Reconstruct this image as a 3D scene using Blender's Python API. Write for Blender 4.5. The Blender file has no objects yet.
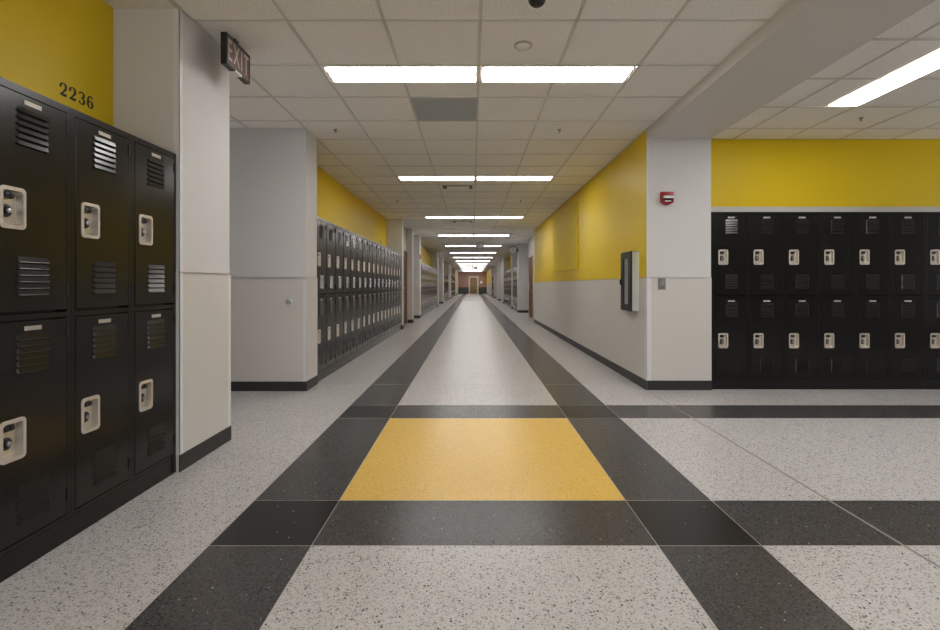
import bpy, bmesh, math, random
from mathutils import Vector, Matrix
random.seed(7)
S = bpy.context.scene
COL = S.collection
PI = math.pi

# ------------------------------------------------------------------ camera, world, exposure
CAM_Z = 1.128
cam = bpy.data.cameras.new('camera')
cam.sensor_fit = 'HORIZONTAL'
cam.sensor_width = 36.0
cam.lens = 36.0 * 472.0 / 940.0
cam.shift_x = -2.0 / 940.0
cam.shift_y = -30.1 / 940.0
cam.clip_start = 0.05
cam.clip_end = 200
cam_o = bpy.data.objects.new('camera', cam)
COL.objects.link(cam_o)
cam_o.location = (0, 0, CAM_Z)
cam_o.rotation_euler = (PI / 2, 0, 0)
S.camera = cam_o

SKY = 2.1
W = bpy.data.worlds.new('world')
S.world = W
W.use_nodes = True
W.node_tree.nodes['Background'].inputs[0].default_value = (0.93, 0.97, 1.0, 1)
W.node_tree.nodes['Background'].inputs[1].default_value = SKY

S.view_settings.view_transform = 'Standard'
S.view_settings.look = 'None'
S.view_settings.exposure = 0.31
S.view_settings.gamma = 1.0
S.view_settings.use_curve_mapping = False
LAMP = 15.5
try:
    S.cycles.use_denoising = True
    S.cycles.max_bounces = 12
    S.cycles.diffuse_bounces = 10
    S.cycles.caustics_reflective = False
    S.cycles.caustics_refractive = False
except Exception:
    pass

# daylight enters through the glazed wall behind the camera; the other openings are added unseen to brighten the halls (light portals in each)
def portal(name, loc, rot, sx, sy):
    l = bpy.data.lights.new(name, 'AREA'); l.shape = 'RECTANGLE'; l.size = sx; l.size_y = sy
    l.cycles.is_portal = True
    o = bpy.data.objects.new(name, l); COL.objects.link(o); o.location = loc; o.rotation_euler = rot
portal('opening_portal', (-0.15, -4.22, 1.42), (PI / 2, 0, 0), 3.9, 2.5)
portal('opening_portal', (8.03, 3.9, 1.60), (PI / 2, 0, PI / 2), 2.2, 1.9)  # added side hall opening
portal('opening_portal', (-5.03, 4.2, 1.65), (PI / 2, 0, -PI / 2), 1.2, 1.3)  # added opening at the end of the left recess

portal('opening_portal', (2.75, 17.8, 1.65), (PI / 2, 0, PI / 2), 1.0, 1.5)  # added opening in the right corridor alcove
portal('opening_portal', (-2.40, 14.75, 1.65), (PI / 2, 0, -PI / 2), 0.7, 1.5)  # added opening in the left corridor alcove

# ------------------------------------------------------------------ materials
def new_mat(name):
    m = bpy.data.materials.new(name)
    m.use_nodes = True
    nt = m.node_tree
    return m, nt, nt.nodes['Principled BSDF']

def N(nt, t, **kw):
    n = nt.nodes.new(t)
    for k, v in kw.items():
        setattr(n, k, v)
    return n

def plain(name, col, rough=0.5, metal=0.0, spec=0.5, bump=0.0, bscale=60.0, var=0.0, vscale=3.0):
    """paint / plastic / metal with a slight procedural mottling and grain"""
    m, nt, b = new_mat(name)
    b.inputs['Roughness'].default_value = rough
    b.inputs['Metallic'].default_value = metal
    b.inputs['Specular IOR Level'].default_value = spec
    tc = N(nt, 'ShaderNodeTexCoord')
    nz = N(nt, 'ShaderNodeTexNoise')
    nz.inputs['Scale'].default_value = vscale
    nt.links.new(tc.outputs['Object'], nz.inputs['Vector'])
    mx = N(nt, 'ShaderNodeMix', data_type='RGBA')
    mx.inputs[6].default_value = (*[c * (1 - var) for c in col], 1)
    mx.inputs[7].default_value = (*[min(1, c * (1 + var)) for c in col], 1)
    nt.links.new(nz.outputs[0], mx.inputs[0])
    nt.links.new(mx.outputs[2], b.inputs['Base Color'])
    if bump > 0:
        n2 = N(nt, 'ShaderNodeTexNoise')
        n2.inputs['Scale'].default_value = bscale
        n2.inputs['Detail'].default_value = 3
        nt.links.new(tc.outputs['Object'], n2.inputs['Vector'])
        bp = N(nt, 'ShaderNodeBump')
        bp.inputs['Strength'].default_value = bump
        bp.inputs['Distance'].default_value = 0.002
        nt.links.new(n2.outputs[0], bp.inputs['Height'])
        nt.links.new(bp.outputs[0], b.inputs['Normal'])
    return m

def emit(name, col, strength):
    m, nt, b = new_mat(name)
    b.inputs['Base Color'].default_value = (*col, 1)
    b.inputs['Emission Color'].default_value = (*col, 1)
    b.inputs['Emission Strength'].default_value = strength
    return m

def terrazzo(name, base, chips, rough=0.22, spec=0.4, mottle=0.05):
    """chips: (scale, threshold, size, colour, strength)"""
    m, nt, b = new_mat(name)
    tc = N(nt, 'ShaderNodeTexCoord')
    nz = N(nt, 'ShaderNodeTexNoise')
    nz.inputs['Scale'].default_value = 2.5
    nz.inputs['Detail'].default_value = 4
    nt.links.new(tc.outputs['Object'], nz.inputs['Vector'])
    mx = N(nt, 'ShaderNodeMix', data_type='RGBA')
    mx.inputs[6].default_value = (*[c * (1 - mottle) for c in base], 1)
    mx.inputs[7].default_value = (*[c * (1 + mottle) for c in base], 1)
    nt.links.new(nz.outputs[0], mx.inputs[0])
    cur = mx.outputs[2]
    for sc, th, size, col, st in chips:
        v = N(nt, 'ShaderNodeTexVoronoi')
        v.voronoi_dimensions = '2D'
        v.inputs['Scale'].default_value = sc
        dn = N(nt, 'ShaderNodeTexNoise')
        dn.inputs['Scale'].default_value = sc * 1.7
        nt.links.new(tc.outputs['Object'], dn.inputs['Vector'])
        add = N(nt, 'ShaderNodeVectorMath', operation='MULTIPLY_ADD')
        add.inputs[1].default_value = (0.6 / sc,) * 3
        nt.links.new(dn.outputs[1], add.inputs[0])
        nt.links.new(tc.outputs['Object'], add.inputs[2])
        nt.links.new(add.outputs[0], v.inputs['Vector'])
        sep = N(nt, 'ShaderNodeSeparateColor')
        nt.links.new(v.outputs['Color'], sep.inputs[0])
        g = N(nt, 'ShaderNodeMath', operation='GREATER_THAN')
        g.inputs[1].default_value = th
        nt.links.new(sep.outputs[0], g.inputs[0])
        l = N(nt, 'ShaderNodeMath', operation='LESS_THAN')
        l.inputs[1].default_value = size
        nt.links.new(v.outputs['Distance'], l.inputs[0])
        mu = N(nt, 'ShaderNodeMath', operation='MULTIPLY')
        nt.links.new(g.outputs[0], mu.inputs[0])
        nt.links.new(l.outputs[0], mu.inputs[1])
        # strength varies per chip
        m2 = N(nt, 'ShaderNodeMath', operation='MULTIPLY_ADD')
        m2.inputs[1].default_value = st * 0.6
        m2.inputs[2].default_value = st * 0.4
        nt.links.new(sep.outputs[1], m2.inputs[0])
        m3 = N(nt, 'ShaderNodeMath', operation='MULTIPLY')
        nt.links.new(mu.outputs[0], m3.inputs[0])
        nt.links.new(m2.outputs[0], m3.inputs[1])
        mm = N(nt, 'ShaderNodeMix', data_type='RGBA')
        nt.links.new(m3.outputs[0], mm.inputs[0])
        nt.links.new(cur, mm.inputs[6])
        mm.inputs[7].default_value = (*col, 1)
        cur = mm.outputs[2]
    nt.links.new(cur, b.inputs['Base Color'])
    b.inputs['Roughness'].default_value = rough
    b.inputs['Specular IOR Level'].default_value = spec
    return m

M = {}
FR, FS = 0.27, 0.34
M['terr_white'] = terrazzo('terrazzo_light', (0.515, 0.50, 0.495), [
    (150, 0.55, 0.42, (0.30, 0.27, 0.245), 0.55), (120, 0.70, 0.36, (0.10, 0.09, 0.085), 0.8),
    (75, 0.90, 0.33, (0.045, 0.04, 0.04), 0.95), (95, 0.80, 0.4, (0.62, 0.58, 0.54), 0.6),
    (80, 0.93, 0.33, (0.22, 0.12, 0.06), 0.8)], FR, FS)
M['terr_black'] = terrazzo('terrazzo_charcoal', (0.056, 0.054, 0.055), [
    (130, 0.5, 0.45, (0.10, 0.095, 0.095), 0.8), (90, 0.72, 0.36, (0.012, 0.012, 0.012), 0.9),
    (110, 0.996, 0.3, (0.6, 0.58, 0.55), 0.9)], FR, FS)
M['terr_dark'] = terrazzo('terrazzo_black', (0.013, 0.013, 0.014), [
    (130, 0.7, 0.4, (0.035, 0.034, 0.035), 0.8), (70, 0.994, 0.25, (0.5, 0.5, 0.48), 0.9)], FR, FS)
M['terr_yellow'] = terrazzo('terrazzo_yellow', (0.70, 0.45, 0.10), [
    (130, 0.5, 0.42, (0.78, 0.56, 0.2), 0.7), (95, 0.75, 0.36, (0.40, 0.20, 0.035), 0.6),
    (110, 0.93, 0.33, (0.8, 0.62, 0.35), 0.7)], FR, FS)
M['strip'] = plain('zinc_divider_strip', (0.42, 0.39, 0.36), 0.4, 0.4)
M['strip_wide'] = plain('joint_sealant', (0.17, 0.155, 0.13), 0.5)
M['wall'] = plain('offwhite_wall_paint', (0.60, 0.59, 0.585), 0.55, spec=0.3, bump=0.12, bscale=350, var=0.015)
M['wall_low'] = plain('beige_wainscot_paint', (0.585, 0.56, 0.525), 0.45, spec=0.35, bump=0.08, bscale=350, var=0.015)
M['yellow'] = plain('yellow_wall_paint', (0.73, 0.52, 0.010), 0.45, spec=0.25, bump=0.1, bscale=350, var=0.02)
M['yellow_panel'] = plain('yellow_board_paint', (0.70, 0.51, 0.008), 0.6, spec=0.2)
M['taupe'] = plain('taupe_wall_paint', (0.30, 0.24, 0.20), 0.5)
M['base'] = plain('charcoal_rubber_base', (0.022, 0.021, 0.022), 0.5, bump=0.05)
M['guard'] = plain('corner_guard_vinyl', (0.66, 0.66, 0.67), 0.4)
M['grid'] = plain('ceiling_grid_paint', (0.62, 0.60, 0.565), 0.5)
M['soffit'] = plain('soffit_paint', (0.62, 0.59, 0.56), 0.6, bump=0.05, bscale=300)
M['black'] = plain('black_locker_enamel', (0.009, 0.0087, 0.0085), 0.21, spec=0.42, bump=0.02, bscale=90, var=0.05)
M['frame_black'] = plain('black_locker_frame', (0.010, 0.0098, 0.0095), 0.24, spec=0.35)
M['steel'] = plain('brushed_stainless', (0.68, 0.63, 0.54), 0.28, 0.6, bump=0.05, bscale=200)
M['steel_rim'] = plain('satin_rim', (0.58, 0.51, 0.44), 0.45, 0.3)
M['plastic_black'] = plain('black_plastic', (0.012, 0.012, 0.013), 0.35)
M['knob'] = plain('satin_knob', (0.45, 0.45, 0.47), 0.3, 0.9)
M['plate'] = plain('nickel_name_plate', (0.46, 0.42, 0.38), 0.4, 0.3)
M['cab_steel'] = plain('cabinet_aluminium', (0.60, 0.68, 0.66), 0.3, 0.35, bump=0.03)
M['cab_in'] = plain('cabinet_white_interior', (0.75, 0.75, 0.73), 0.5)
M['red'] = plain('alarm_red_plastic', (0.30, 0.006, 0.010), 0.35)
M['white_pl'] = plain('white_plastic', (0.82, 0.82, 0.80), 0.4)
M['lens_grey'] = plain('strobe_lens', (0.55, 0.58, 0.56), 0.2)
M['sprk'] = plain('sprinkler_brass', (0.26, 0.25, 0.23), 0.4, 0.6)
M['grille'] = plain('grey_return_grille', (0.40, 0.42, 0.42), 0.5, bump=0.3, bscale=500)
M['plate_steel'] = plain('worn_steel_plate', (0.23, 0.225, 0.21), 0.35, 0.3)
M['wood'] = plain('brown_wood_door', (0.15, 0.060, 0.018), 0.5, spec=0.15, var=0.25, vscale=6)
M['wood_gold'] = plain('golden_brown_door', (0.20, 0.135, 0.06), 0.4, var=0.1)
M['door_frame'] = plain('pale_door_frame', (0.50, 0.49, 0.47), 0.45)
M['digit'] = plain('black_vinyl', (0.012, 0.008, 0.005), 0.5)
M['exit_face'] = plain('exit_sign_face', (0.145, 0.085, 0.075), 0.35)
M['exit_letter'] = plain('exit_letters', (0.62, 0.50, 0.47), 0.4)
M['lamp'] = emit('troffer_lens_light', (1.0, 0.97, 0.95), LAMP)
M['lamp_frame'] = plain('troffer_frame', (0.72, 0.69, 0.64), 0.4)
M['dark_tile'] = plain('dark_green_wall_tile', (0.045, 0.055, 0.06), 0.35, var=0.15, vscale=8)
# glass
m, nt, b = new_mat('cabinet_glass')
b.inputs['Base Color'].default_value = (0.8, 0.85, 0.85, 1)
b.inputs['Roughness'].default_value = 0.05
b.inputs['Alpha'].default_value = 0.12
M['glass'] = m
# smoked dome
m, nt, b = new_mat('smoked_dome')
b.inputs['Base Color'].default_value = (0.01, 0.01, 0.01, 1)
b.inputs['Roughness'].default_value = 0.06
M['smoke'] = m
# acoustic tile
m, nt, b = new_mat('acoustic_ceiling_tile')
tc = N(nt, 'ShaderNodeTexCoord')
n1 = N(nt, 'ShaderNodeTexNoise'); n1.inputs['Scale'].default_value = 130; n1.inputs['Detail'].default_value = 3
rp = N(nt, 'ShaderNodeValToRGB')
rp.color_ramp.elements[0].position = 0.36; rp.color_ramp.elements[0].color = (0.68, 0.66, 0.62, 1)
rp.color_ramp.elements[1].position = 0.55; rp.color_ramp.elements[1].color = (0.92, 0.90, 0.86, 1)
bp = N(nt, 'ShaderNodeBump'); bp.inputs['Strength'].default_value = 0.35; bp.inputs['Distance'].default_value = 0.002
nt.links.new(tc.outputs['Object'], n1.inputs['Vector'])
nt.links.new(n1.outputs[0], rp.inputs[0]); nt.links.new(rp.outputs[0], b.inputs['Base Color'])
nt.links.new(n1.outputs[0], bp.inputs['Height']); nt.links.new(bp.outputs[0], b.inputs['Normal'])
b.inputs['Roughness'].default_value = 0.85
M['tile'] = m
# brick
m, nt, b = new_mat('reddish_brick')
tc = N(nt, 'ShaderNodeTexCoord'); mp = N(nt, 'ShaderNodeMapping'); mp.inputs['Rotation'].default_value = (PI / 2, 0, 0)
br = N(nt, 'ShaderNodeTexBrick')
br.inputs['Color1'].default_value = (0.25, 0.115, 0.08, 1); br.inputs['Color2'].default_value = (0.32, 0.16, 0.11, 1)
br.inputs['Mortar'].default_value = (0.36, 0.30, 0.26, 1); br.inputs['Scale'].default_value = 2.0
nt.links.new(tc.outputs['Object'], mp.inputs[0]); nt.links.new(mp.outputs[0], br.inputs['Vector'])
nt.links.new(br.outputs[0], b.inputs['Base Color']); b.inputs['Roughness'].default_value = 0.6
M['brick'] = m

# ------------------------------------------------------------------ mesh helpers
class MB:
    def __init__(self):
        self.v, self.f, self.mi, self.mats = [], [], [], []
    def m(self, key):
        if key not in self.mats:
            self.mats.append(key)
        return self.mats.index(key)
    def face(self, pts, key):
        n = len(self.v)
        self.v += [tuple(p) for p in pts]
        self.f.append(tuple(range(n, n + len(pts))))
        self.mi.append(self.m(key))
    def quads(self, verts, faces, key):
        n = len(self.v)
        self.v += [tuple(p) for p in verts]
        k = self.m(key)
        for f in faces:
            self.f.append(tuple(n + i for i in f))
            self.mi.append(k)
    def box(self, x0, x1, y0, y1, z0, z1, key, side=None, bev=0.0):
        """side: dict of face name -> material ('-x','+x','-y','+y','-z','+z')"""
        if bev > 0:
            bm = bmesh.new()
            bmesh.ops.create_cube(bm, size=1.0)
            bmesh.ops.scale(bm, vec=(x1 - x0, y1 - y0, z1 - z0), verts=bm.verts)
            bmesh.ops.translate(bm, vec=((x0 + x1) / 2, (y0 + y1) / 2, (z0 + z1) / 2), verts=bm.verts)
            bmesh.ops.bevel(bm, geom=list(bm.edges), offset=bev, segments=2, affect='EDGES', profile=0.5)
            self.add_bm(bm, key)
            return
        vs = [(x0, y0, z0), (x1, y0, z0), (x1, y1, z0), (x0, y1, z0), (x0, y0, z1), (x1, y0, z1), (x1, y1, z1), (x0, y1, z1)]
        fs = {'-z': (0, 3, 2, 1), '+z': (4, 5, 6, 7), '-y': (0, 1, 5, 4), '+y': (2, 3, 7, 6), '-x': (3, 0, 4, 7), '+x': (1, 2, 6, 5)}
        n = len(self.v)
        self.v += vs
        for nm, f in fs.items():
            self.f.append(tuple(n + i for i in f))
            self.mi.append(self.m((side or {}).get(nm, key)))
    def add_bm(self, bm, key, mat=None):
        if mat is not None:
            bmesh.ops.transform(bm, matrix=mat, verts=bm.verts)
        bm.verts.ensure_lookup_table(); bm.verts.index_update()
        self.quads([v.co[:] for v in bm.verts], [[v.index for v in f.verts] for f in bm.faces], key)
        bm.free()
    def lathe(self, prof, key, mat, seg=20):
        """profile [(r, h)] spun about local z, placed by mat"""
        vs, fs = [], []
        for r, h in prof:
            for i in range(seg):
                a = 2 * PI * i / seg
                vs.append(mat @ Vector((r * math.cos(a), r * math.sin(a), h)))
        for j in range(len(prof) - 1):
            for i in range(seg):
                k = (i + 1) % seg
                fs.append((j * seg + i, j * seg + k, (j + 1) * seg + k, (j + 1) * seg + i))
        if prof[0][0] > 1e-6:
            fs.append(tuple(range(seg))[::-1])
        if prof[-1][0] > 1e-6:
            fs.append(tuple((len(prof) - 1) * seg + i for i in range(seg)))
        self.quads(vs, fs, key)
    def build(self, name, parent=None, smooth=False, loc=None, rz=0.0, weld=False):
        me = bpy.data.meshes.new(name)
        me.from_pydata(self.v, [], self.f)
        for k in self.mats:
            me.materials.append(M[k])
        me.polygons.foreach_set('material_index', self.mi)
        bm = bmesh.new(); bm.from_mesh(me)
        if weld:
            bmesh.ops.remove_doubles(bm, verts=bm.verts, dist=1e-5)
        if smooth:
            for f in bm.faces: f.smooth = True
        bm.to_mesh(me); bm.free()
        if smooth:
            try: me.set_sharp_from_angle(angle=math.radians(38))
            except Exception: pass
        me.update()
        o = bpy.data.objects.new(name, me)
        COL.objects.link(o)
        if parent is not None: o.parent = parent
        if loc is not None: o.location = loc
        if rz: o.rotation_euler = (0, 0, rz)
        return o

def TR(x, y, z): return Matrix.Translation((x, y, z))
RXm = Matrix.Rotation(PI / 2, 4, 'X')     # local z -> -y
RYp = Matrix.Rotation(PI / 2, 4, 'Y')     # local z -> +x
DOWN = Matrix.Rotation(PI, 4, 'X')        # local z -> -z

def tag(o, label=None, cat=None, group=None, kind=None):
    if label: o['label'] = label
    if cat: o['category'] = cat
    if group: o['group'] = group
    if kind: o['kind'] = kind
    return o
def struct(o): o['kind'] = 'structure'; return o
def empty(name, loc, rz=0.0, label=None, cat=None, group=None):
    o = bpy.data.objects.new(name, None)
    o.empty_display_size = 0.1
    COL.objects.link(o)
    o.location = loc; o.rotation_euler = (0, 0, rz)
    return tag(o, label, cat, group)
def children_of(o): return [c for c in bpy.data.objects if c.parent == o]
KIDS = {}
def register(o, kids): KIDS[o.name] = kids
def copy_tree(o, parent=None):
    c = o.copy(); COL.objects.link(c); c.parent = parent
    for ch in KIDS.get(o.name, []): copy_tree(ch, c)
    return c

# ------------------------------------------------------------------ dimensions
H = 2.794                      # main ceiling
XL, XR = -1.768, 1.879         # corridor faces
LF = -1.783                    # locker fronts, left
RL = -2.165                    # recess wall, left
YEND, YB = 60.0, -4.2
XFR, XFL = 8.0, -5.0
ZW = 1.205                     # wainscot line

# ------------------------------------------------------------------ floor
BL0, BL1, BR0, BR1 = -1.139, -0.694, 0.804, 1.2527
xs = [XFL - .2, BL0, BL1, BR0, BR1, XFR + .2]
bands = [(2.041, 2.470), (3.991, 4.426), (33.7, 34.5)]
ys = [YB - .2, 2.041, 2.470, 3.991, 4.426, 33.7, 34.5, YEND + .2]
fl = MB()
for i in range(5):
    for j in range(7):
        ycol = j in (1, 3, 5)
        black_col = i in (1, 3)
        if black_col:
            k = 'terr_dark' if ycol else 'terr_black'
        elif ycol and i == 2: k = 'terr_black'
        elif ycol and i == 4 and j != 5: k = 'terr_black'
        elif i == 2 and j == 2: k = 'terr_yellow'
        else: k = 'terr_white'
        fl.face([(xs[i], ys[j], 0), (xs[i + 1], ys[j], 0), (xs[i + 1], ys[j + 1], 0), (xs[i], ys[j + 1], 0)], k)
e = 0.0006
def strip_x(y, x0, x1, w=0.003, k='strip'):
    fl.box(x0, x1, y - w / 2, y + w / 2, -0.002, e, k)
def strip_y(x, y0, y1, w=0.003, k='strip'):
    fl.box(x - w / 2, x + w / 2, y0, y1, -0.002, e, k)
for y in (2.041, 2.470, 3.991, 4.426): strip_x(y, BL0, 7.9)
for y in (5.346, 12.3, 20, 28, 36, 45): strip_x(y, -1.75, 1.87, 0.004)
for x in (BL0, BL1, BR0, BR1): strip_y(x, -4, 59.9)
strip_y(1.869, -4, 5.0, 0.014, 'strip_wide')
struct(fl.build('floor'))

# ------------------------------------------------------------------ ceiling
ce = MB()
TZ = H + 0.006
ce.box(XFL - .2, 1.885, YB - .2, YEND + .2, TZ, TZ + .05, 'tile')
ce.box(1.885, XFR + .2, YB - .2, 5.6, TZ, TZ + .05, 'tile')
ce.box(1.885, 2.6, 14.2, YEND + .2, TZ, TZ + .05, 'tile')
GW = 0.010
T = 0.6096
y0c = 3.584
def gx(y, x0, x1): ce.box(x0, x1, y - GW, y + GW, H, TZ, 'grid')
def gy(x, y0, y1): ce.box(x - GW, x + GW, y0, y1, H, TZ, 'grid')
k = -12
while y0c + k * T < YEND:
    y = y0c + k * T
    if y > YB:
        gx(y, XFL if 3.44 < y < 5.02 else -2.16, 1.879)
    k += 1
for i in range(-3, 4):
    gy(0.053 + i * T, YB, YEND)
gy(XL + 0.012, YB, 2.85)
for i in range(-8, -3): gy(0.053 + i * T, 3.44, 5.02)
ry = [3.21 + T * k for k in range(-12, 4)]
for y in ry: gx(y, 2.567, XFR)
for i in range(0, 9): gy(2.987 + T * i, YB, 5.41)
gy(2.575, YB, 5.41)
struct(ce.build('ceiling'))

# soffit beam
so = MB()
so.box(1.8735, 2.563, YB, 5.07, 2.700, H + .003, 'soffit')
struct(so.build('trim_1'))

# ------------------------------------------------------------------ walls
def block(name, x0, x1, y0, y1, up='wall', low='wall_low', side=None, split=ZW, base=(), zt=H + .003, lip=0.006):
    b = MB()
    b.box(x0, x1, y0, y1, split, zt, up, side)
    b.box(x0 - lip, x1 + lip, y0 - lip, y1 + lip, 0.0, split, low)
    o = struct(b.build(name))
    bb = MB(); t = 0.008; q = lip
    hgt = 0.102
    if '-x' in base: bb.box(x0 - q - t, x0 - q, y0 - q - t, y1 + q + (t if '+y' in base else 0), 0.0, hgt, 'base', bev=0.002)
    if '+x' in base: bb.box(x1 + q, x1 + q + t, y0 - q - t, y1 + q, 0.0, hgt, 'base', bev=0.002)
    if '-y' in base: bb.box(x0, x1 + q, y0 - q - t, y0 - q, 0.0, hgt, 'base', bev=0.002)
    if base:
        side_n = 'left' if (x0 + x1) / 2 < 0 else 'right'
        struct(bb.build('baseboard_' + side_n))
    return o

def wall_added_opening(name, x0, x1, y0, y1, wy0, wy1):  # alcove wall with an unseen opening added to brighten the far pillars
    b = MB()
    b.box(x0, x1, y0, y1, 0, .9, 'wall_low'); b.box(x0, x1, y0, y1, 2.4, H + .003, 'wall')
    b.box(x0, x1, y0, wy0, .9, 2.4, 'wall'); b.box(x0, x1, wy1, y1, .9, 2.4, 'wall')
    struct(b.build(name))
# left side
BKL = -2.32
block('wall_left', BKL, RL, YB, 2.85, up='yellow', lip=0)
block('wall_left', BKL, XL, 2.85, 3.44, base=('+x',), lip=0.005)
block('wall_left', XFL, BKL, 3.30, 3.44, lip=0)
w = MB()  # recess end wall; its unseen opening is added to brighten ceiling and recess
w.box(XFL - .1, XFL, 3.30, 5.4, 0, 1.0, 'wall_low'); w.box(XFL - .1, XFL, 3.30, 5.4, 2.3, H + .003, 'wall')
w.box(XFL - .1, XFL, 3.30, 3.6, 1.0, 2.3, 'wall'); w.box(XFL - .1, XFL, 4.8, 5.4, 1.0, 2.3, 'wall')
struct(w.build('wall_left'))
block('wall_left', XFL, XL, 5.022, 5.38, base=('+x', '-y'), lip=0.005)
block('wall_left', BKL, RL, 5.385, 11.95, up='yellow', lip=0)
block('wall_left', BKL, XL, 11.955, 12.2, base=('+x', '-y'), lip=0.003)
block('wall_left', BKL, -1.927, 12.203, 13.945, lip=0)
block('wall_left', BKL, XL, 13.95, 14.3, base=('+x', '-y'), lip=0.003)
wall_added_opening('wall_left', BKL, -2.0, 14.303, 15.9, 14.4, 15.1)
block('wall_left', BKL, XL, 15.903, 16.34, base=('+x', '-y'), lip=0.003)
block('wall_left', BKL, RL, 16.343, 24.35, up='yellow', lip=0)
block('wall_left', BKL, XL, 24.353, 24.9, base=('+x', '-y'), lip=0.003)
block('wall_left', BKL, -2.0, 24.903, 28.5, lip=0)
block('wall_left', BKL, XL, 28.503, 29.7, base=('+x', '-y'), lip=0.003)
block('wall_left', BKL, RL, 29.703, 36.2, up='yellow', lip=0)
block('wall_left', BKL, XL, 36.203, 36.8, base=('+x', '-y'), lip=0.003)
block('wall_left', BKL, -2.0, 36.803, 39.0, lip=0)
block('wall_left', BKL, XL, 39.003, 40.0, base=('+x', '-y'), lip=0.003)
block('wall_left', BKL, RL, 40.003, 50.0, up='yellow', lip=0)
block('wall_left', BKL, XL, 50.003, YEND, base=('+x', '-y'), lip=0.003)
# right side
block('wall_right', XR, 2.567, 5.07, 14.26, side={'-x': 'yellow'}, base=('-x', '-y'), lip=0.004)
block('wall_right', 2.05, 2.6, 14.265, 17.1, lip=0)
wall_added_opening('wall_right', 2.45, 2.6, 17.103, 19.15, 17.3, 18.3)
block('wall_right', XR, 2.6, 19.153, 19.6, base=('-x', '-y'), lip=0.003)
block('wall_right', 2.27, 2.6, 19.603, 22.2, up='taupe', lip=0)
block('wall_right', XR, 2.6, 22.203, 22.6, base=('-x', '-y'), lip=0.003)
block('wall_right', 2.27, 2.6, 22.603, 28.2, up='yellow', lip=0)
block('wall_right', XR, 2.6, 28.203, 28.9, base=('-x', '-y'), lip=0.003)
block('wall_right', 2.1, 2.6, 28.903, 33.9, lip=0)
block('wall_right', XR, 2.6, 33.903, 34.5, base=('-x', '-y'), lip=0.003)
block('wall_right', 2.1, 2.6, 34.503, 40.4, lip=0)
block('wall_right', XR, 2.6, 40.403, 41.0, base=('-x', '-y'), lip=0.003)
block('wall_right', 2.27, 2.6, 41.003, 45.5, up='yellow', lip=0)
block('wall_right', XR, 2.6, 45.503, 47.5, base=('-x', '-y'), lip=0.003)
block('wall_right', XR, 2.6, 47.503, YEND, up='yellow', base=('-x',), lip=0.003)
# right room back wall (yellow above beige strip)
w = MB()
w.box(2.575, XFR, 5.41, 5.55, 2.022, H + .003, 'yellow')
w.box(2.575, XFR, 5.40, 5.55, 0, 2.022, 'wall_low')
struct(w.build('wall_back'))
w = MB()  # side hall wall: unseen opening added for light, taupe part dims locker reflections
w.box(XFR, XFR + .1, 2.8, 5.55, 0, 0.65, 'wall'); w.box(XFR, XFR + .1, 2.8, 5.55, 2.55, H + .01, 'wall')
w.box(XFR, XFR + .1, YB, 2.8, 0, H + .01, 'taupe'); w.box(XFR, XFR + .1, 5.0, 5.55, .65, 2.55, 'wall')
w.box(XFR + .02, XFR + .08, 3.87, 3.93, .65, 2.55, 'lamp_frame')
struct(w.build('wall_right'))
w = MB()
w.box(BKL, XFR + .1, YB - .1, YB, 0, .17, 'wall'); w.box(BKL, XFR + .1, YB - .1, YB, 2.67, H + .01, 'wall')
w.box(BKL, -2.1, YB - .1, YB, .17, 2.67, 'wall'); w.box(1.8, XFR + .1, YB - .1, YB, .17, 2.67, 'base')  # unseen right part coloured dark to dim reflections in the right lockers
for xx in (-.8, .5): w.box(xx - .03, xx + .03, YB - .08, YB - .02, .17, 2.67, 'lamp_frame')
struct(w.build('wall_front'))
# far end wall with door
w = MB()
w.box(-1.79, XR + .2, YEND, YEND + .15, 0.836, H + .003, 'brick')
w.box(-1.79, XR + .2, YEND - .01, YEND + .15, 0, 0.836, 'dark_tile')
struct(w.build('wall_end'))

# corner guards and wainscot cap lines
def guard(n, x, y, sx, sy, z0, z1, w=0.032, t=0.003):
    """L strip on the outside corner at (x, y); faces point to sx (x) and sy (y)"""
    b = MB()
    xa, xb = sorted((x + sx * t, x)); ya, yb = sorted((y + sy * t, y - sy * w))
    b.box(xa, xb, ya, yb, z0, z1, 'guard')
    xa, xb = sorted((x + sx * t, x - sx * w)); ya, yb = sorted((y + sy * t, y))
    b.box(xa, xb, ya, yb, z0, z1, 'guard')
    struct(b.build('trim_%d' % n))
guard(2, XL + .005, 2.845, 1, -1, 0.104, ZW)
guard(3, XL, 2.85, 1, -1, ZW, H)
guard(4, XL + .005, 5.017, 1, -1, 0.104, ZW, 0.03)
guard(5, XR - .004, 5.066, -1, -1, 0.104, ZW, 0.05)
guard(6, XR, 5.07, -1, -1, ZW, 2.698, 0.012, 0.0015)
g = MB(); g.box(XL + .0035, XL + .007, 3.405, 3.447, 0.104, ZW, 'guard'); struct(g.build('trim_7'))
# cap line of the wainscot: its dark shadow line built as a thin strip
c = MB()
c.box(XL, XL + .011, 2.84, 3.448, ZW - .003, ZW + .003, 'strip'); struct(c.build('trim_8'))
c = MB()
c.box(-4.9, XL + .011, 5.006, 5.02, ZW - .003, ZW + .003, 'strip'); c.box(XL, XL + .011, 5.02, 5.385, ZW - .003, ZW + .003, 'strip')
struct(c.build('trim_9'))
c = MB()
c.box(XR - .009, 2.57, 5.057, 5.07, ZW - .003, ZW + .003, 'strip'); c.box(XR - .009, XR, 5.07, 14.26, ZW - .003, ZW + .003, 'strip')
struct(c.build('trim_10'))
# wall angle along ceilings
c = MB()
c.box(XR - .022, XR, 5.0, 14.26, H - .002, H, 'grid')
c.box(XL, XL + .02, 2.85, 3.44, H - .002, H, 'grid')
struct(c.build('trim_11'))

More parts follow.
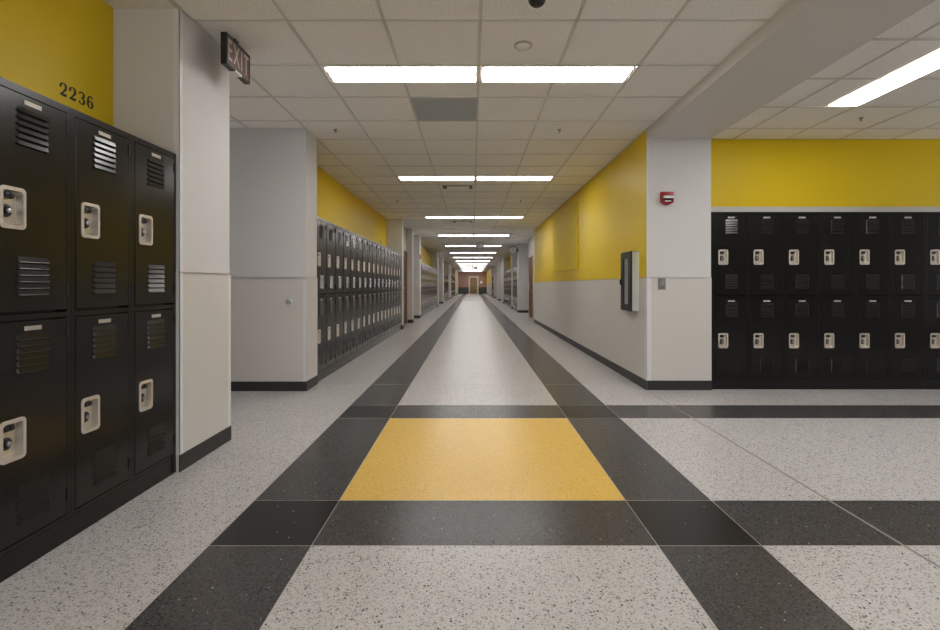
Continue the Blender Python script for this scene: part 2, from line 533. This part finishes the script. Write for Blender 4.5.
# doors
def door(n, x, face, y0, y1, z1=2.10):
    """corridor door in a side wall; face +1 looks to +x, -1 to -x"""
    f = MB()
    t = 0.05
    a, b_ = sorted((x, x + face * 0.025))
    f.box(a, b_, y0 - t, y0, 0, z1 + t, 'door_frame'); f.box(a, b_, y1, y1 + t, 0, z1 + t, 'door_frame')
    f.box(a, b_, y0, y1, z1, z1 + t, 'door_frame')
    d = MB(); a, b_ = sorted((x, x + face * 0.018))
    d.box(a, b_, y0 + .003, y1 - .003, 0.008, z1 - .003, 'wood', bev=0.002)
    o = struct(d.build('door_%d' % n))
    f.build('door_frame', o)
    hn = MB(); yh = y0 + 0.10 if face > 0 else y1 - 0.10
    a, b_ = sorted((x + face * 0.018, x + face * 0.026))
    hn.box(a, b_, yh - .03, yh + .03, 0.94, 1.20, 'steel', bev=0.002)
    a, b_ = sorted((x + face * 0.026, x + face * 0.065))
    hn.box(a, b_, yh - .010, yh + .010, 1.03, 1.05, 'steel', bev=0.002)
    a, b_ = sorted((x + face * 0.05, x + face * 0.066))
    hn.box(a, b_, yh - .010, yh + (.12 if face > 0 else .012), 1.03, 1.05, 'steel', bev=0.003)
    tag(hn.build('door_handle', o), 'satin steel lever on a tall plate')
door(1, -1.927, 1, 12.84, 13.89)
door(2, 2.05, -1, 15.75, 16.85)
# end door
d = MB()
d.box(-0.25, 0.64, YEND - .05, YEND - .01, 0.01, 2.06, 'wood_gold', bev=0.003)
o = struct(d.build('door_3'))
f = MB()
f.box(-.42, -.25, YEND - .08, YEND - .011, 0, 2.24, 'door_frame'); f.box(.64, .83, YEND - .08, YEND - .011, 0, 2.24, 'door_frame')
f.box(-.25, .64, YEND - .08, YEND - .011, 2.06, 2.24, 'door_frame')
f.build('door_frame', o)
g = MB(); g.box(1.08, 1.30, YEND - .02, YEND - .001, 1.32, 1.62, 'white_pl', bev=0.003)
tag(g.build('wall_notice'), 'small white plaque on the brick wall right of the far end door', 'sign')

# ------------------------------------------------------------------ lockers
ZB, ZT, TIER = 0.100, 1.916, 0.904
def rrect(w, h, r, n=4):
    pts = []
    for cx, cz, a0 in ((w / 2 - r, h / 2 - r, 0), (-w / 2 + r, h / 2 - r, PI / 2), (-w / 2 + r, -h / 2 + r, PI), (w / 2 - r, -h / 2 + r, 1.5 * PI)):
        for i in range(n + 1):
            a = a0 + PI / 2 * i / n
            pts.append((cx + r * math.cos(a), cz + r * math.sin(a)))
    return pts
def louver(b, cx, zt, w, hgt, out, yf):
    """a pressed louvre: leans out to its lower lip, rounded ends, dark slot under the lip"""
    x0, x1 = cx - w / 2, cx + w / 2
    r = 0.008
    top = zt; bot = zt - hgt
    vs = [(x0 + r, yf, top), (x1 - r, yf, top), (x1, yf, bot + .004), (x1 - r, yf - out, bot), (x0 + r, yf - out, bot), (x0, yf, bot + .004),
          (x1 - r, yf, bot), (x0 + r, yf, bot)]
    # rolled lip: a thin bead along the lower edge, turning back into the door at both ends
    rb = 0.0017
    path = [(x0 - .001, yf + .001, bot + .007), (x0 + r * .35, yf - out * .55, bot + .0015), (x0 + r, yf - out, bot), (x1 - r, yf - out, bot), (x1 - r * .35, yf - out * .55, bot + .0015), (x1 + .001, yf + .001, bot + .007)]
    bv, bf = [], []
    for p in path:
        for k in range(6):
            a = k * PI / 3
            bv.append((p[0], p[1] - rb * math.cos(a), p[2] + rb * math.sin(a)))
    for j in range(len(path) - 1):
        for k in range(6): bf.append((j * 6 + k, j * 6 + (k + 1) % 6, (j + 1) * 6 + (k + 1) % 6, (j + 1) * 6 + k))
    b.quads(bv, bf, 'black')
    b.quads(vs, [(0, 4, 3, 1), (1, 3, 2), (0, 5, 4), (4, 5, 7), (3, 6, 2), (4, 7, 6, 3)], 'black')
def door_mesh(W, full=True, depth_parts=True):
    """door in locker space; z from 0 at the door's foot"""
    b = MB()
    dw = W - 0.046; dh = 0.862
    x0, x1 = -dw / 2, dw / 2
    yf, yb = -0.003, 0.014
    cx = x0 + 0.081; cz = 0.406
    cw, chh = 0.092, 0.146
    if full:
        bv = 0.003
        hx0, hx1, hz0, hz1 = cx - cw / 2, cx + cw / 2, cz - chh / 2, cz + chh / 2
        X = [x0 + bv, hx0, hx1, x1 - bv]; Z = [bv, hz0, hz1, dh - bv]
        for i in range(3):
            for j in range(3):
                if i == 1 and j == 1: continue
                b.face([(X[i], yf, Z[j]), (X[i + 1], yf, Z[j]), (X[i + 1], yf, Z[j + 1]), (X[i], yf, Z[j + 1])], 'black')
        # bevelled rim and returns
        o0 = [(x0 + bv, yf, bv), (x1 - bv, yf, bv), (x1 - bv, yf, dh - bv), (x0 + bv, yf, dh - bv)]
        o1 = [(x0, yf + bv, 0), (x1, yf + bv, 0), (x1, yf + bv, dh), (x0, yf + bv, dh)]
        o2 = [(x0, yb, 0), (x1, yb, 0), (x1, yb, dh), (x0, yb, dh)]
        for a, c_ in ((o0, o1), (o1, o2)):
            for i in range(4):
                k_ = (i + 1) % 4
                b.face([a[i], c_[i], c_[k_], a[k_]], 'black')
    else:
        b.box(x0, x1, yf, yb, 0, dh, 'black')
    ztop = 0.812
    for i in range(6): louver(b, 0.004, ztop - i * 0.0262, 0.146, 0.0215, 0.0065, yf)
    zt2 = 0.219
    for i in range(6): louver(b, 0.004, zt2 - i * 0.0262, 0.146, 0.0215, 0.0065, yf)
    return b, cx, cz, yf, dw
def add_cup(b, cx, cz, yf, lvl=2):
    W_, H_ = 0.106, 0.163
    outer = rrect(W_, H_, 0.018); inner = rrect(W_ - .026, H_ - .030, 0.012); deep = rrect(W_ - .034, H_ - .038, 0.010)
    P = lambda pts, y: [(cx + p[0], y, cz + p[1]) for p in pts]
    rings = [(P(outer, yf), 'steel_rim'), (P(outer, yf - .0035), 'steel_rim'), (P(inner, yf - .0045), 'steel_rim'), (P(deep, yf + .022), 'steel')]
    n = len(outer)
    for a in range(3):
        A, B = rings[a][0], rings[a + 1][0]
        key = 'steel' if a == 2 else 'steel_rim'
        for i in range(n):
            k_ = (i + 1) % n
            b.face([A[i], A[k_], B[k_], B[i]], key)
    b.face(rings[3][0][::-1], 'steel')
def dial(b, cx, cz, yf):
    m = TR(cx - .010, yf + .022, cz - .012) @ RXm
    b.lathe([(0.025, 0), (0.025, 0.006), (0.023, 0.008), (0.015, 0.009), (0.0135, 0.016)], 'plastic_black', m, 20)
    b.lathe([(0.0095, 0.016), (0.0095, 0.021), (0.008, 0.022), (0.0, 0.022)], 'knob', m, 16)
def latch(b, cx, cz, yf):
    b.box(cx - .034, cx + .012, yf + .004, yf + .022, cz + .036, cz + .062, 'plastic_black', bev=0.003)
    b.box(cx - .030, cx - .012, yf - .002, yf + .006, cz + .040, cz + .058, 'plastic_black', bev=0.002)
    b.box(cx - .008, cx + .009, yf - .002, yf + .006, cz + .040, cz + .058, 'plastic_black', bev=0.002)
def plate(b, yf):
    b.box(-.035, .040, yf - .002, yf, .825, .8425, 'plate', bev=0.0008)
def body_mesh(W, D):
    b = MB()
    h = W / 2 - 0.0006; st = 0.020
    b.box(-h, h, 0.028, D, ZB, ZT, 'frame_black')
    b.box(-h, -h + st, 0, 0.028, ZB, ZT, 'frame_black'); b.box(h - st, h, 0, 0.028, ZB, ZT, 'frame_black')
    for z0, z1 in ((ZB, ZB + .017), (ZB + .889, ZB + .911), (ZT - .030, ZT)):
        b.box(-h + st, h - st, 0, 0.028, z0, z1, 'frame_black')
    return b
DZ = (ZB + 0.022, ZB + 0.022 + TIER)      # feet of the lower and upper door
DZ = (0.1200, 1.0210)

def make_locker(W, D, full=True):
    root = empty('locker', (0, 0, 0))
    kids = []
    bo = body_mesh(W, D).build('body', root); kids.append(bo)
    me = {}
    for z in DZ:
        if not me:
            b, cx, cz, yf, dw = door_mesh(W)
            if full:
                c_ = MB(); add_cup(c_, cx, cz, yf)
                d_ = MB(); dial(d_, cx, cz, yf)
                l_ = MB(); latch(l_, cx, cz, yf)
                p_ = MB(); plate(p_, yf)
                hgs = []
                for zz in (0.06, 0.78):
                    hg = MB(); hg.lathe([(0.005, 0), (0.005, 0.05)], 'frame_black', TR(dw / 2 + .001, -.004, zz), 10); hgs.append(hg)
                d = b.build('door', root)
                subs = [c_.build('handle_recess', d, smooth=True), d_.build('combination_lock', d, smooth=True), l_.build('latch', d, smooth=True),
                        p_.build('name_plate', d), hgs[0].build('hinge', d, smooth=True), hgs[1].build('hinge', d, smooth=True)]
                for s_, t_ in zip(subs, ('brushed steel recessed handle pan', 'black combination dial with steel knob', None, 'small pale metal name plate', None)):
                    if t_: s_['label'] = t_
            else:
                add_cup(b, cx, cz, yf); dial(b, cx, cz, yf); latch(b, cx, cz, yf); plate(b, yf)
                d = b.build('door', root); subs = []
            register(d, subs); me['d'] = d
            d.location = (0, 0, z)
        else:
            d = copy_tree(me['d'], root); d.location = (0, 0, z)
            register(d, [c for c in d.children])
        kids.append(d)
    register(root, kids)
    return root

ORD = ['first', 'second', 'third', 'fourth', 'fifth', 'sixth', 'seventh', 'eighth', 'ninth', 'tenth', 'eleventh', 'twelfth',
       'thirteenth', 'fourteenth', 'fifteenth', 'sixteenth', 'seventeenth']
def row(proto, n, at, rz, step, group, labels):
    for i in range(n):
        o = proto if i == 0 else copy_tree(proto)
        o.location = at(i); o.rotation_euler = (0, 0, rz)
        tag(o, labels(i), 'locker', group)
def plinth(x0, x1, y0, y1, lab):
    b = MB(); b.box(x0, x1, y0, y1, 0.0, ZB - .0005, 'frame_black', bev=0.002)
    struct(b.build('baseboard_left' if x1 < 0 else 'baseboard_right'))

# near left bank (three columns)
WN = 0.3733
p = make_locker(WN, 0.37)
near_l = ['black two-tier locker ending the left foreground bank, just outside the left picture edge',
          'black two-tier locker in the left foreground, cut off by the left picture edge',
          'black two-tier locker in the left foreground between two others, under the painted number',
          'black two-tier locker in the left foreground, touching the near white pillar']
row(p, 4, lambda i: (LF, 1.7245 + WN * (i - .5), 0), PI / 2, WN, 'foreground lockers on the left wall', lambda i: near_l[i])
plinth(LF - .36, LF, 1.352, 2.845, 'black metal base under the left foreground lockers')
# long left row
WL = 0.381
p = make_locker(WL, 0.37)
row(p, 17, lambda i: (LF, 5.39 + WL * (i + .5), 0), PI / 2, WL, 'lockers of the long left row',
    lambda i: ('black two-tier locker, %s from the near end of the long left row' % ORD[i]) if i < 16 else 'black two-tier locker at the far end of the long left row, by the pillar')
plinth(LF - .36, LF, 5.388, 11.948, 'long black base under the left corridor lockers beyond the recess')
b = MB(); b.box(LF - .3, LF, 5.39 + 17 * WL + .001, 11.948, ZB, ZT, 'frame_black'); tag(b.build('filler_panel'), 'narrow black filler strip between the long left locker row and the pillar', 'panel')
# right hand bank
p = make_locker(WL, 0.295)
row(p, 7, lambda i: (2.606 + WL * (i + .5), 5.095, 0), 0, WL, 'lockers on the right wall facing the camera',
    lambda i: ('black two-tier locker on the right wall, %s from the white column' % ORD[i]) if i < 6 else 'black two-tier locker on the right wall, cut off by the right picture edge')
plinth(2.578, 2.606 + 7 * WL, 5.095, 5.385, 'black metal base under the right wall lockers')
b = MB(); b.box(2.5745, 2.605, 5.097, 5.38, ZB, ZT, 'frame_black'); tag(b.build('filler_panel'), 'narrow black filler strip between the white column and the right wall lockers', 'panel')
# far rows
far = make_locker(WL, 0.37, full=False)
first = [True]
def far_row(x, y0, n, rz, where, sign):
    for i in range(n):
        o = far if first[0] else copy_tree(far)
        first[0] = False
        o.location = (x, y0 + WL * (i + .5), 0); o.rotation_euler = (0, 0, rz)
        tag(o, 'dark two-tier locker in ' + where, 'locker', 'lockers in ' + where)
    a, b_ = sorted((x, x + sign * .36))
    plinth(a, b_, y0, y0 + n * WL, 'dark base under ' + where)
far_row(LF, 16.36, 20, PI / 2, 'the second left corridor row, past the brown door', -1)
far_row(LF, 29.75, 16, PI / 2, 'the third left corridor row, far down the hall', -1)
far_row(LF, 40.1, 25, PI / 2, 'the farthest left corridor row near the brick end', -1)
far_row(1.895, 19.62, 6, -PI / 2, 'the first right corridor row, under the taupe wall beneath the clock', 1)
far_row(1.895, 22.7, 14, -PI / 2, 'the second right corridor row under yellow wall', 1)
far_row(1.895, 41.05, 11, -PI / 2, 'the farthest right corridor row near the brick end', 1)

# ------------------------------------------------------------------ ceiling lights
def make_light(w, d):
    root = empty('ceiling_light', (0, 0, 0))
    f = MB(); t = 0.004
    f.box(-w / 2 - t, w / 2 + t, -t, 0, -.004, .006, 'lamp_frame'); f.box(-w / 2 - t, w / 2 + t, d, d + t, -.004, .006, 'lamp_frame')
    f.box(-w / 2 - t, -w / 2, 0, d, -.004, .006, 'lamp_frame'); f.box(w / 2, w / 2 + t, 0, d, -.004, .006, 'lamp_frame')
    a = f.build('frame', root)
    l = MB(); l.box(-w / 2, w / 2, 0, d, -.001, .003, 'lamp'); c_ = l.build('diffuser', root)
    c_['label'] = 'glowing white lens'
    register(root, [a, c_])
    return root
lw, ld = 1.148, 0.264
lt = make_light(lw, ld)
ly = [3.600 - T * 7, 3.600, 7.242] + [7.242 + 4.267 * k for k in range(1, 13)]
fst = True
NTH = {1: 'nearest', 2: 'second', 3: 'third', 4: 'fourth', 5: 'fifth', 6: 'sixth'}
for k, y in enumerate([v - 0.0 for v in ly]):
    for sgn, nm in ((-1, 'left'), (1, 'right')):
        o = lt if fst else copy_tree(lt); fst = False
        o.location = (-0.548 if sgn < 0 else 0.660, y, H - .002)
        if k == 0: lab, g = 'ceiling light behind the camera over the yellow floor square, %s half' % nm, None
        elif k <= 6: lab, g = '%s strip light of the %s pair from the camera, set in the corridor ceiling' % (nm, NTH[k]), None
        else: lab, g = 'small bright strip light far down the corridor ceiling, beyond the sixth pair', 'far corridor lights'
        tag(o, lab, 'ceiling light', g or 'corridor strip lights')
rl = make_light(0.262, 1.185)
for k, y in enumerate((3.205, 3.205 - 1.2192, 3.205 - 2.4384, -1.0, -2.3)):
    o = rl if k == 0 else copy_tree(rl)
    o.location = (3.447, y, H - .002)
    tag(o, 'bright strip light in the right side ceiling, running towards the camera' if k == 0 else
        ('continuation of the right side strip light, cut by the picture edge' if k == 1 else 'strip light in the right side ceiling behind the view'),
        'ceiling light', 'side hall strip lights')

# grille and air vents
b = MB(); x0, x1 = -0.557 + GW, 0.053 - GW
b.box(x0, x1, 4.194 + GW, 4.803 - GW, H + .0005, H + .0055, 'grille')
for i in range(17):
    yy = 4.194 + GW + .02 + i * .0345
    b.box(x0 + .006, x1 - .006, yy, yy + .004, H - .0015, H + .001, 'grille')
tag(b.build('return_grille'), 'flat grey return air grille in the ceiling behind the nearest strip lights', 'vent')
def vent(y, lab):
    r = empty('ceiling_vent', (-0.245, y, H), 0, lab, 'vent', 'small corridor ceiling vents')
    f = MB(); f.box(-.27, .27, -.02, .30, -.006, .0, 'lamp_frame', bev=0.002); f.build('frame', r)
    q = MB()
    q.box(-.25, .25, 0.0, .28, -.007, -.006, 'base')
    q.box(-.18, .20, .06, .27, -.014, -.007, 'white_pl', bev=0.002)
    q.build('deflector', r)
vent(7.88, 'white supply air vent just beyond the second pair of strip lights')
vent(12.3, 'small supply air vent beyond the third pair of strip lights')
vent(16.5, 'small supply air vent beyond the fourth pair of strip lights')

# sprinklers
def make_sprinkler():
    b = MB()
    b.lathe([(0.030, 0), (0.030, 0.003), (0.012, 0.006), (0.009, 0.02), (0.006, 0.024), (0.005, 0.040), (0.016, 0.041), (0.016, 0.043), (0.0, 0.043)], 'sprk', DOWN, 14)
    b.box(-.014, -.011, -.002, .002, -.042, -.004, 'sprk'); b.box(.011, .014, -.002, .002, -.042, -.004, 'sprk')
    return b
SP = make_sprinkler().build('sprinkler', smooth=True)
sp = [(-1.47, 5.08, 'dark sprinkler head in the ceiling near the left recess'), (0.94, 5.08, 'dark sprinkler head in the ceiling near the tall yellow wall'),
      (-1.48, 9.35, 'second sprinkler head down the left side of the corridor ceiling'), (0.965, 9.35, 'second sprinkler head down the right side of the corridor ceiling'),
      (3.89, 4.72, 'sprinkler head in the right side ceiling beside the strip light')]
for i, (x, y, lab) in enumerate(sp):
    o = SP if i == 0 else SP.copy()
    if i: COL.objects.link(o)
    o.location = (x, y, H + .006); o.scale = (.75, .75, .75); tag(o, lab, 'sprinkler', 'ceiling sprinklers')
# detector
b = MB(); m = TR(0.356, 3.29, H + .005) @ DOWN
b.lathe([(0.064, 0), (0.064, 0.005), (0.058, 0.010), (0.050, 0.009)], 'plate', m, 32)
b.lathe([(0.050, 0.008), (0.046, 0.011), (0.0, 0.012)], 'white_pl', m, 32)
tag(b.build('smoke_detector', smooth=True), 'round pale ceiling disc above and before the right strip light', 'detector')
# dome camera
r = empty('dome_camera', (0.375, 2.72, H + .005), 0, 'black ceiling dome camera at the top edge, above the round pale disc', 'camera')
b = MB(); b.lathe([(0.068, 0), (0.068, 0.008), (0.060, 0.016), (0.052, 0.018)], 'white_pl', DOWN, 32); b.build('mounting_ring', r, smooth=True)
b = MB(); b.lathe([(0.052, 0.016)] + [(0.052 * math.cos(a), 0.020 + 0.050 * math.sin(a)) for a in [i * PI / 16 for i in range(8)]] + [(0.0, 0.070)], 'smoke', DOWN, 32)
b.build('dome', r, smooth=True)

# ------------------------------------------------------------------ exit signs
def text_mesh(b, s, size, cx, cz, y, key, t=0.002, bold=0.0, sx=1.0):
    cu = bpy.data.curves.new('t', 'FONT'); cu.body = s; cu.size = size; cu.align_x = 'CENTER'; cu.align_y = 'CENTER'
    cu.offset = bold; cu.extrude = t / 2; cu.space_character = 1.25
    o = bpy.data.objects.new('t', cu); COL.objects.link(o)
    dg = bpy.context.evaluated_depsgraph_get(); dg.update()
    me = o.evaluated_get(dg).to_mesh()
    mt = TR(cx, y, cz) @ RXm
    # RXm turns the text's plane upright so that it reads from -y
    vs = [(cx + v.co.x * sx, y - v.co.z, cz + v.co.y) for v in me.vertices]
    fs = [tuple(p.vertices) for p in me.polygons]
    b.quads(vs, fs, key)
    o.evaluated_get(dg).to_mesh_clear()
    bpy.data.objects.remove(o); bpy.data.curves.remove(cu)
def exit_sign(loc, rz, lab, w=0.325, h=0.205, fm='exit_face', lm='exit_letter'):
    r = empty('exit_sign', loc, rz, lab, 'sign')
    f = MB(); z1 = -0.028; z0 = z1 - h; d = 0.020; e_ = 0.014
    f.box(-w / 2, w / 2, -d, d, z1 - e_, z1, 'plastic_black', bev=0.003)
    f.box(-w / 2, -w * .14, -d, d, z0, z0 + e_, 'plastic_black', bev=0.003)
    f.box(w * .14, w / 2, -d, d, z0, z0 + e_, 'plastic_black', bev=0.003)
    f.box(-w / 2, -w / 2 + e_, -d, d, z0, z1, 'plastic_black', bev=0.003)
    f.box(w / 2 - e_, w / 2, -d, d, z0, z1, 'plastic_black', bev=0.003)
    f.build('frame', r)
    c_ = MB(); c_.box(-.025, .025, -.008, .012, -.029, 0.0, 'plastic_black', bev=0.003); c_.build('canopy', r)
    q = MB(); q.box(-w / 2 + e_, w / 2 - e_, -d + .004, d - .004, z0 + .006, z1 - e_, fm)
    p_ = q.build('face_panel', r)
    l = MB(); text_mesh(l, 'EXIT', 0.195, 0, (z0 + z1) / 2, -d + .0025, lm, 0.002, 0.0005, 0.60)
    tag(l.build('lettering', r), 'letters reading EXIT')
    s_ = MB(); s_.box(-w * .14, w * .14, -d + .001, d - .001, z0 + .001, z0 + e_, 'white_pl'); s_.build('light_window', r)
exit_sign((-1.607, 3.215, H), PI / 2, 'black framed EXIT sign hanging beside the near left pillar')
exit_sign((0.31, 18.4, H - .0), 0, 'small EXIT sign hanging over the middle of the corridor', 0.33, 0.21, 'white_pl', 'red')
exit_sign((0.30, 42.0, H), 0, 'tiny dark EXIT sign hanging far down the corridor before the brick end', 0.33, 0.21)

# ------------------------------------------------------------------ room number
G2 = [(-.30, .62, .14), (-.33, .76, .16), (-.22, .93, .10), (0, 1.0, .07), (.22, .92, .15), (.30, .74, .19), (.22, .54, .17), (0, .32, .10), (-.20, .16, .08), (-.33, .06, .10), (-.10, .09, .16), (.12, .07, .17), (.28, .06, .12), (.34, .24, .05)]
G3 = [(-.30, .78, .15), (-.20, .93, .10), (0, 1.0, .07), (.21, .92, .14), (.27, .76, .18), (.18, .60, .13), (-.02, .53, .06), (.18, .47, .11), (.31, .28, .19), (.22, .09, .15), (0, 0, .07), (-.22, .06, .10), (-.31, .22, .16)]
G6 = [(.28, .80, .14), (.20, .94, .09), (.02, 1.0, .07), (-.20, .86, .13), (-.31, .56, .18), (-.30, .28, .19), (-.18, .07, .12), (.02, 0, .07), (.22, .10, .14), (.30, .30, .18), (.22, .50, .13), (.02, .58, .07), (-.18, .48, .08), (-.27, .34, .08)]
def smooth_path(pts, n=5):
    out = []
    P = [pts[0]] + pts + [pts[-1]]
    for i in range(1, len(P) - 2):
        for k in range(n):
            t = k / n
            out.append(tuple(0.5 * ((2 * P[i][c]) + (-P[i - 1][c] + P[i + 1][c]) * t + (2 * P[i - 1][c] - 5 * P[i][c] + 4 * P[i + 1][c] - P[i + 2][c]) * t * t + (-P[i - 1][c] + 3 * P[i][c] - 3 * P[i + 1][c] + P[i + 2][c]) * t ** 3) for c in range(3)))
    out.append(pts[-1])
    return out
def numeral(b, G, cx, z0, hh):
    P = smooth_path(G)
    sw = 0.80
    L, R = [], []
    for i, (x, z, w_) in enumerate(P):
        a = P[max(0, i - 1)]; c_ = P[min(len(P) - 1, i + 1)]
        dx, dz = c_[0] - a[0], c_[1] - a[1]; q = math.hypot(dx, dz) or 1
        nx, nz = -dz / q * w_ / 2, dx / q * w_ / 2
        L.append((cx + (x + nx) * sw * hh, z0 + (z + nz) * hh)); R.append((cx + (x - nx) * sw * hh, z0 + (z - nz) * hh))
    for i in range(len(P) - 1):
        for y in (-.0015,):
            b.face([(L[i][0], y, L[i][1]), (L[i + 1][0], y, L[i + 1][1]), (R[i + 1][0], y, R[i + 1][1]), (R[i][0], y, R[i][1])], 'digit')
        b.face([(L[i][0], -.0015, L[i][1]), (L[i + 1][0], -.0015, L[i + 1][1]), (L[i + 1][0], 0, L[i + 1][1]), (L[i][0], 0, L[i][1])], 'digit')
        b.face([(R[i][0], -.0015, R[i][1]), (R[i + 1][0], -.0015, R[i + 1][1]), (R[i + 1][0], 0, R[i + 1][1]), (R[i][0], 0, R[i][1])], 'digit')
r = empty('room_number', (RL + .0005, 2.500, 2.130), PI / 2, 'black number 2236 on the yellow wall above the left foreground lockers', 'sign')
for i, G in enumerate((G2, G2, G3, G6)):
    b = MB(); numeral(b, [(x, z, w_ * 1.35) for x, z, w_ in G], i * 0.0585, 0, 0.066); b.build('numeral', r)

# ------------------------------------------------------------------ wall fittings
# fire alarm strobe
r = empty('fire_alarm', (2.084, 5.07, 2.056), 0, 'red fire alarm strobe high on the white column', 'alarm')
b = MB(); b.box(-.068, .068, -.045, 0, -.052, .066, 'red', bev=0.008)
b.lathe([(0.060, 0), (0.060, .042), (0.05, .045), (0, .045)], 'red', TR(0, 0, -.014) @ RXm, 28)
b.build('housing', r, smooth=True)
b = MB(); b.box(-.048, .062, -.058, -.040, -.006, .022, 'lens_grey', bev=0.004); tag(b.build('strobe', r), 'clear strobe lens')
b = MB(); b.box(-.030, .036, -.050, -.044, -.040, -.030, 'white_pl', bev=0.002); b.build('marking', r)
# steel plate
r = empty('wall_plate', (2.036, 5.066, 1.138), 0, 'small square steel plate at the seam of the white column', 'switch plate')
b = MB(); b.box(-.041, .041, -.006, 0, -.061, .061, 'plate_steel', bev=0.002); b.build('plate', r)
b = MB(); b.box(-.017, .017, -.010, -.006, -.022, .030, 'knob', bev=0.002); b.build('switch', r)
# door stop on the recess wall
r = empty('door_holder', (-1.938, 5.017, 0.950), 0, 'small round metal knob on the beige panel of the left recess', 'door stop')
b = MB(); b.lathe([(0.034, 0), (0.034, .004), (0.028, .008)], 'cab_steel', RXm, 24); b.build('backplate', r, smooth=True)
b = MB(); b.lathe([(0.012, .006), (0.012, .026), (0.026, .034), (0.028, .048), (0.020, .058), (0, .060)], 'knob', RXm, 24); b.build('knob', r, smooth=True)
# extinguisher cabinet on the yellow/beige wall
r = empty('extinguisher_cabinet', (XR, 5.49, 0.83), -PI / 2, 'narrow steel extinguisher cabinet on the right wall by the column', 'cabinet')
cw, chh, cd = 0.36, 0.68, 0.075
b = MB()      # local: x across, -y out of the wall
b.box(-cw / 2, cw / 2, -.012, 0, 0, chh, 'cab_in')
b.box(-cw / 2, -cw / 2 + .008, -cd, -.012, 0, chh, 'cab_steel'); b.box(cw / 2 - .008, cw / 2, -cd, -.012, 0, chh, 'cab_steel')
b.box(-cw / 2, cw / 2, -cd, -.012, 0, .008, 'cab_steel'); b.box(-cw / 2, cw / 2, -cd, -.012, chh - .008, chh, 'cab_steel')
tag(b.build('case', r), 'bright metal case')
b = MB(); o_ = cd + .018; s1 = .095
b.box(-cw / 2, -cw / 2 + s1, -o_, -cd, -.0, chh, 'plastic_black', bev=0.003); b.box(cw / 2 - s1, cw / 2, -o_, -cd, 0, chh, 'plastic_black', bev=0.003)
b.box(-cw / 2 + s1, cw / 2 - s1, -o_, -cd, 0, .075, 'plastic_black'); b.box(-cw / 2 + s1, cw / 2 - s1, -o_, -cd, chh - .075, chh, 'plastic_black')
dr = b.build('door', r); dr['label'] = 'black framed glazed door'
b = MB(); b.box(-cw / 2 + s1, cw / 2 - s1, -cd - .010, -cd - .006, .075, chh - .075, 'glass'); b.build('pane', dr)
b = MB(); b.box(-cw / 2 + .012, -cw / 2 + .03, -o_ - .018, -o_, .30, .36, 'plastic_black', bev=0.003); b.build('handle', dr)
r.location.y = 5.31 + cw / 2
# yellow board
b = MB(); b.box(XR - .022, XR - .001, 8.38, 10.80, 1.415, 2.61, 'yellow_panel', bev=0.002)
tag(b.build('wall_board'), 'large blank yellow board mounted on the tall yellow right wall', 'board')
# small fittings far away
b = MB(); b.box(XL, XL + .03, 15.96, 16.10, 2.00, 2.16, 'red', bev=0.01); tag(b.build('fire_alarm'), 'tiny red alarm on the narrow left pillar past the brown door', 'alarm')
b = MB(); b.box(RL, RL + .012, 11.1, 11.22, 2.10, 2.17, 'sprk', bev=0.003); tag(b.build('wall_plaque'), 'tiny dark plaque on the yellow wall above the long left lockers', 'sign')
# clock
r = empty('wall_clock', (XR, 19.12, 2.53), 0, 'round double-faced clock on an arm from the right pillar', 'clock')
b = MB(); b.box(-.10, -.001, -.035, .035, -.05, .05, 'plastic_black', bev=0.006); b.build('bracket', r)
cxk = -.235
b = MB(); b.lathe([(0.155, -.045), (0.168, -.04), (0.168, .04), (0.155, .045), (0.150, .040), (0.0, .040)], 'plastic_black', TR(cxk, 0, 0) @ RXm, 40)
b.build('case', r, smooth=True)
b = MB(); b.lathe([(0.150, .040), (0.150, .042), (0.0, .042)], 'lens_grey', TR(cxk, 0, 0) @ RXm, 40); fc = b.build('dial', r)
for i in range(12):
    pass
b = MB()
for i in range(12):
    a = i * PI / 6
    x, z = cxk + .128 * math.sin(a), .128 * math.cos(a)
    b.box(x - .006, x + .006, -.0435, -.042, z - .012, z + .012, 'digit')
b.build('markers', fc)
b = MB(); b.box(cxk - .005, cxk + .005, -.046, -.0435, -.01, .11, 'digit'); b.box(cxk - .01, cxk + .08, -.046, -.0435, -.006, .006, 'digit'); b.build('hands', fc)
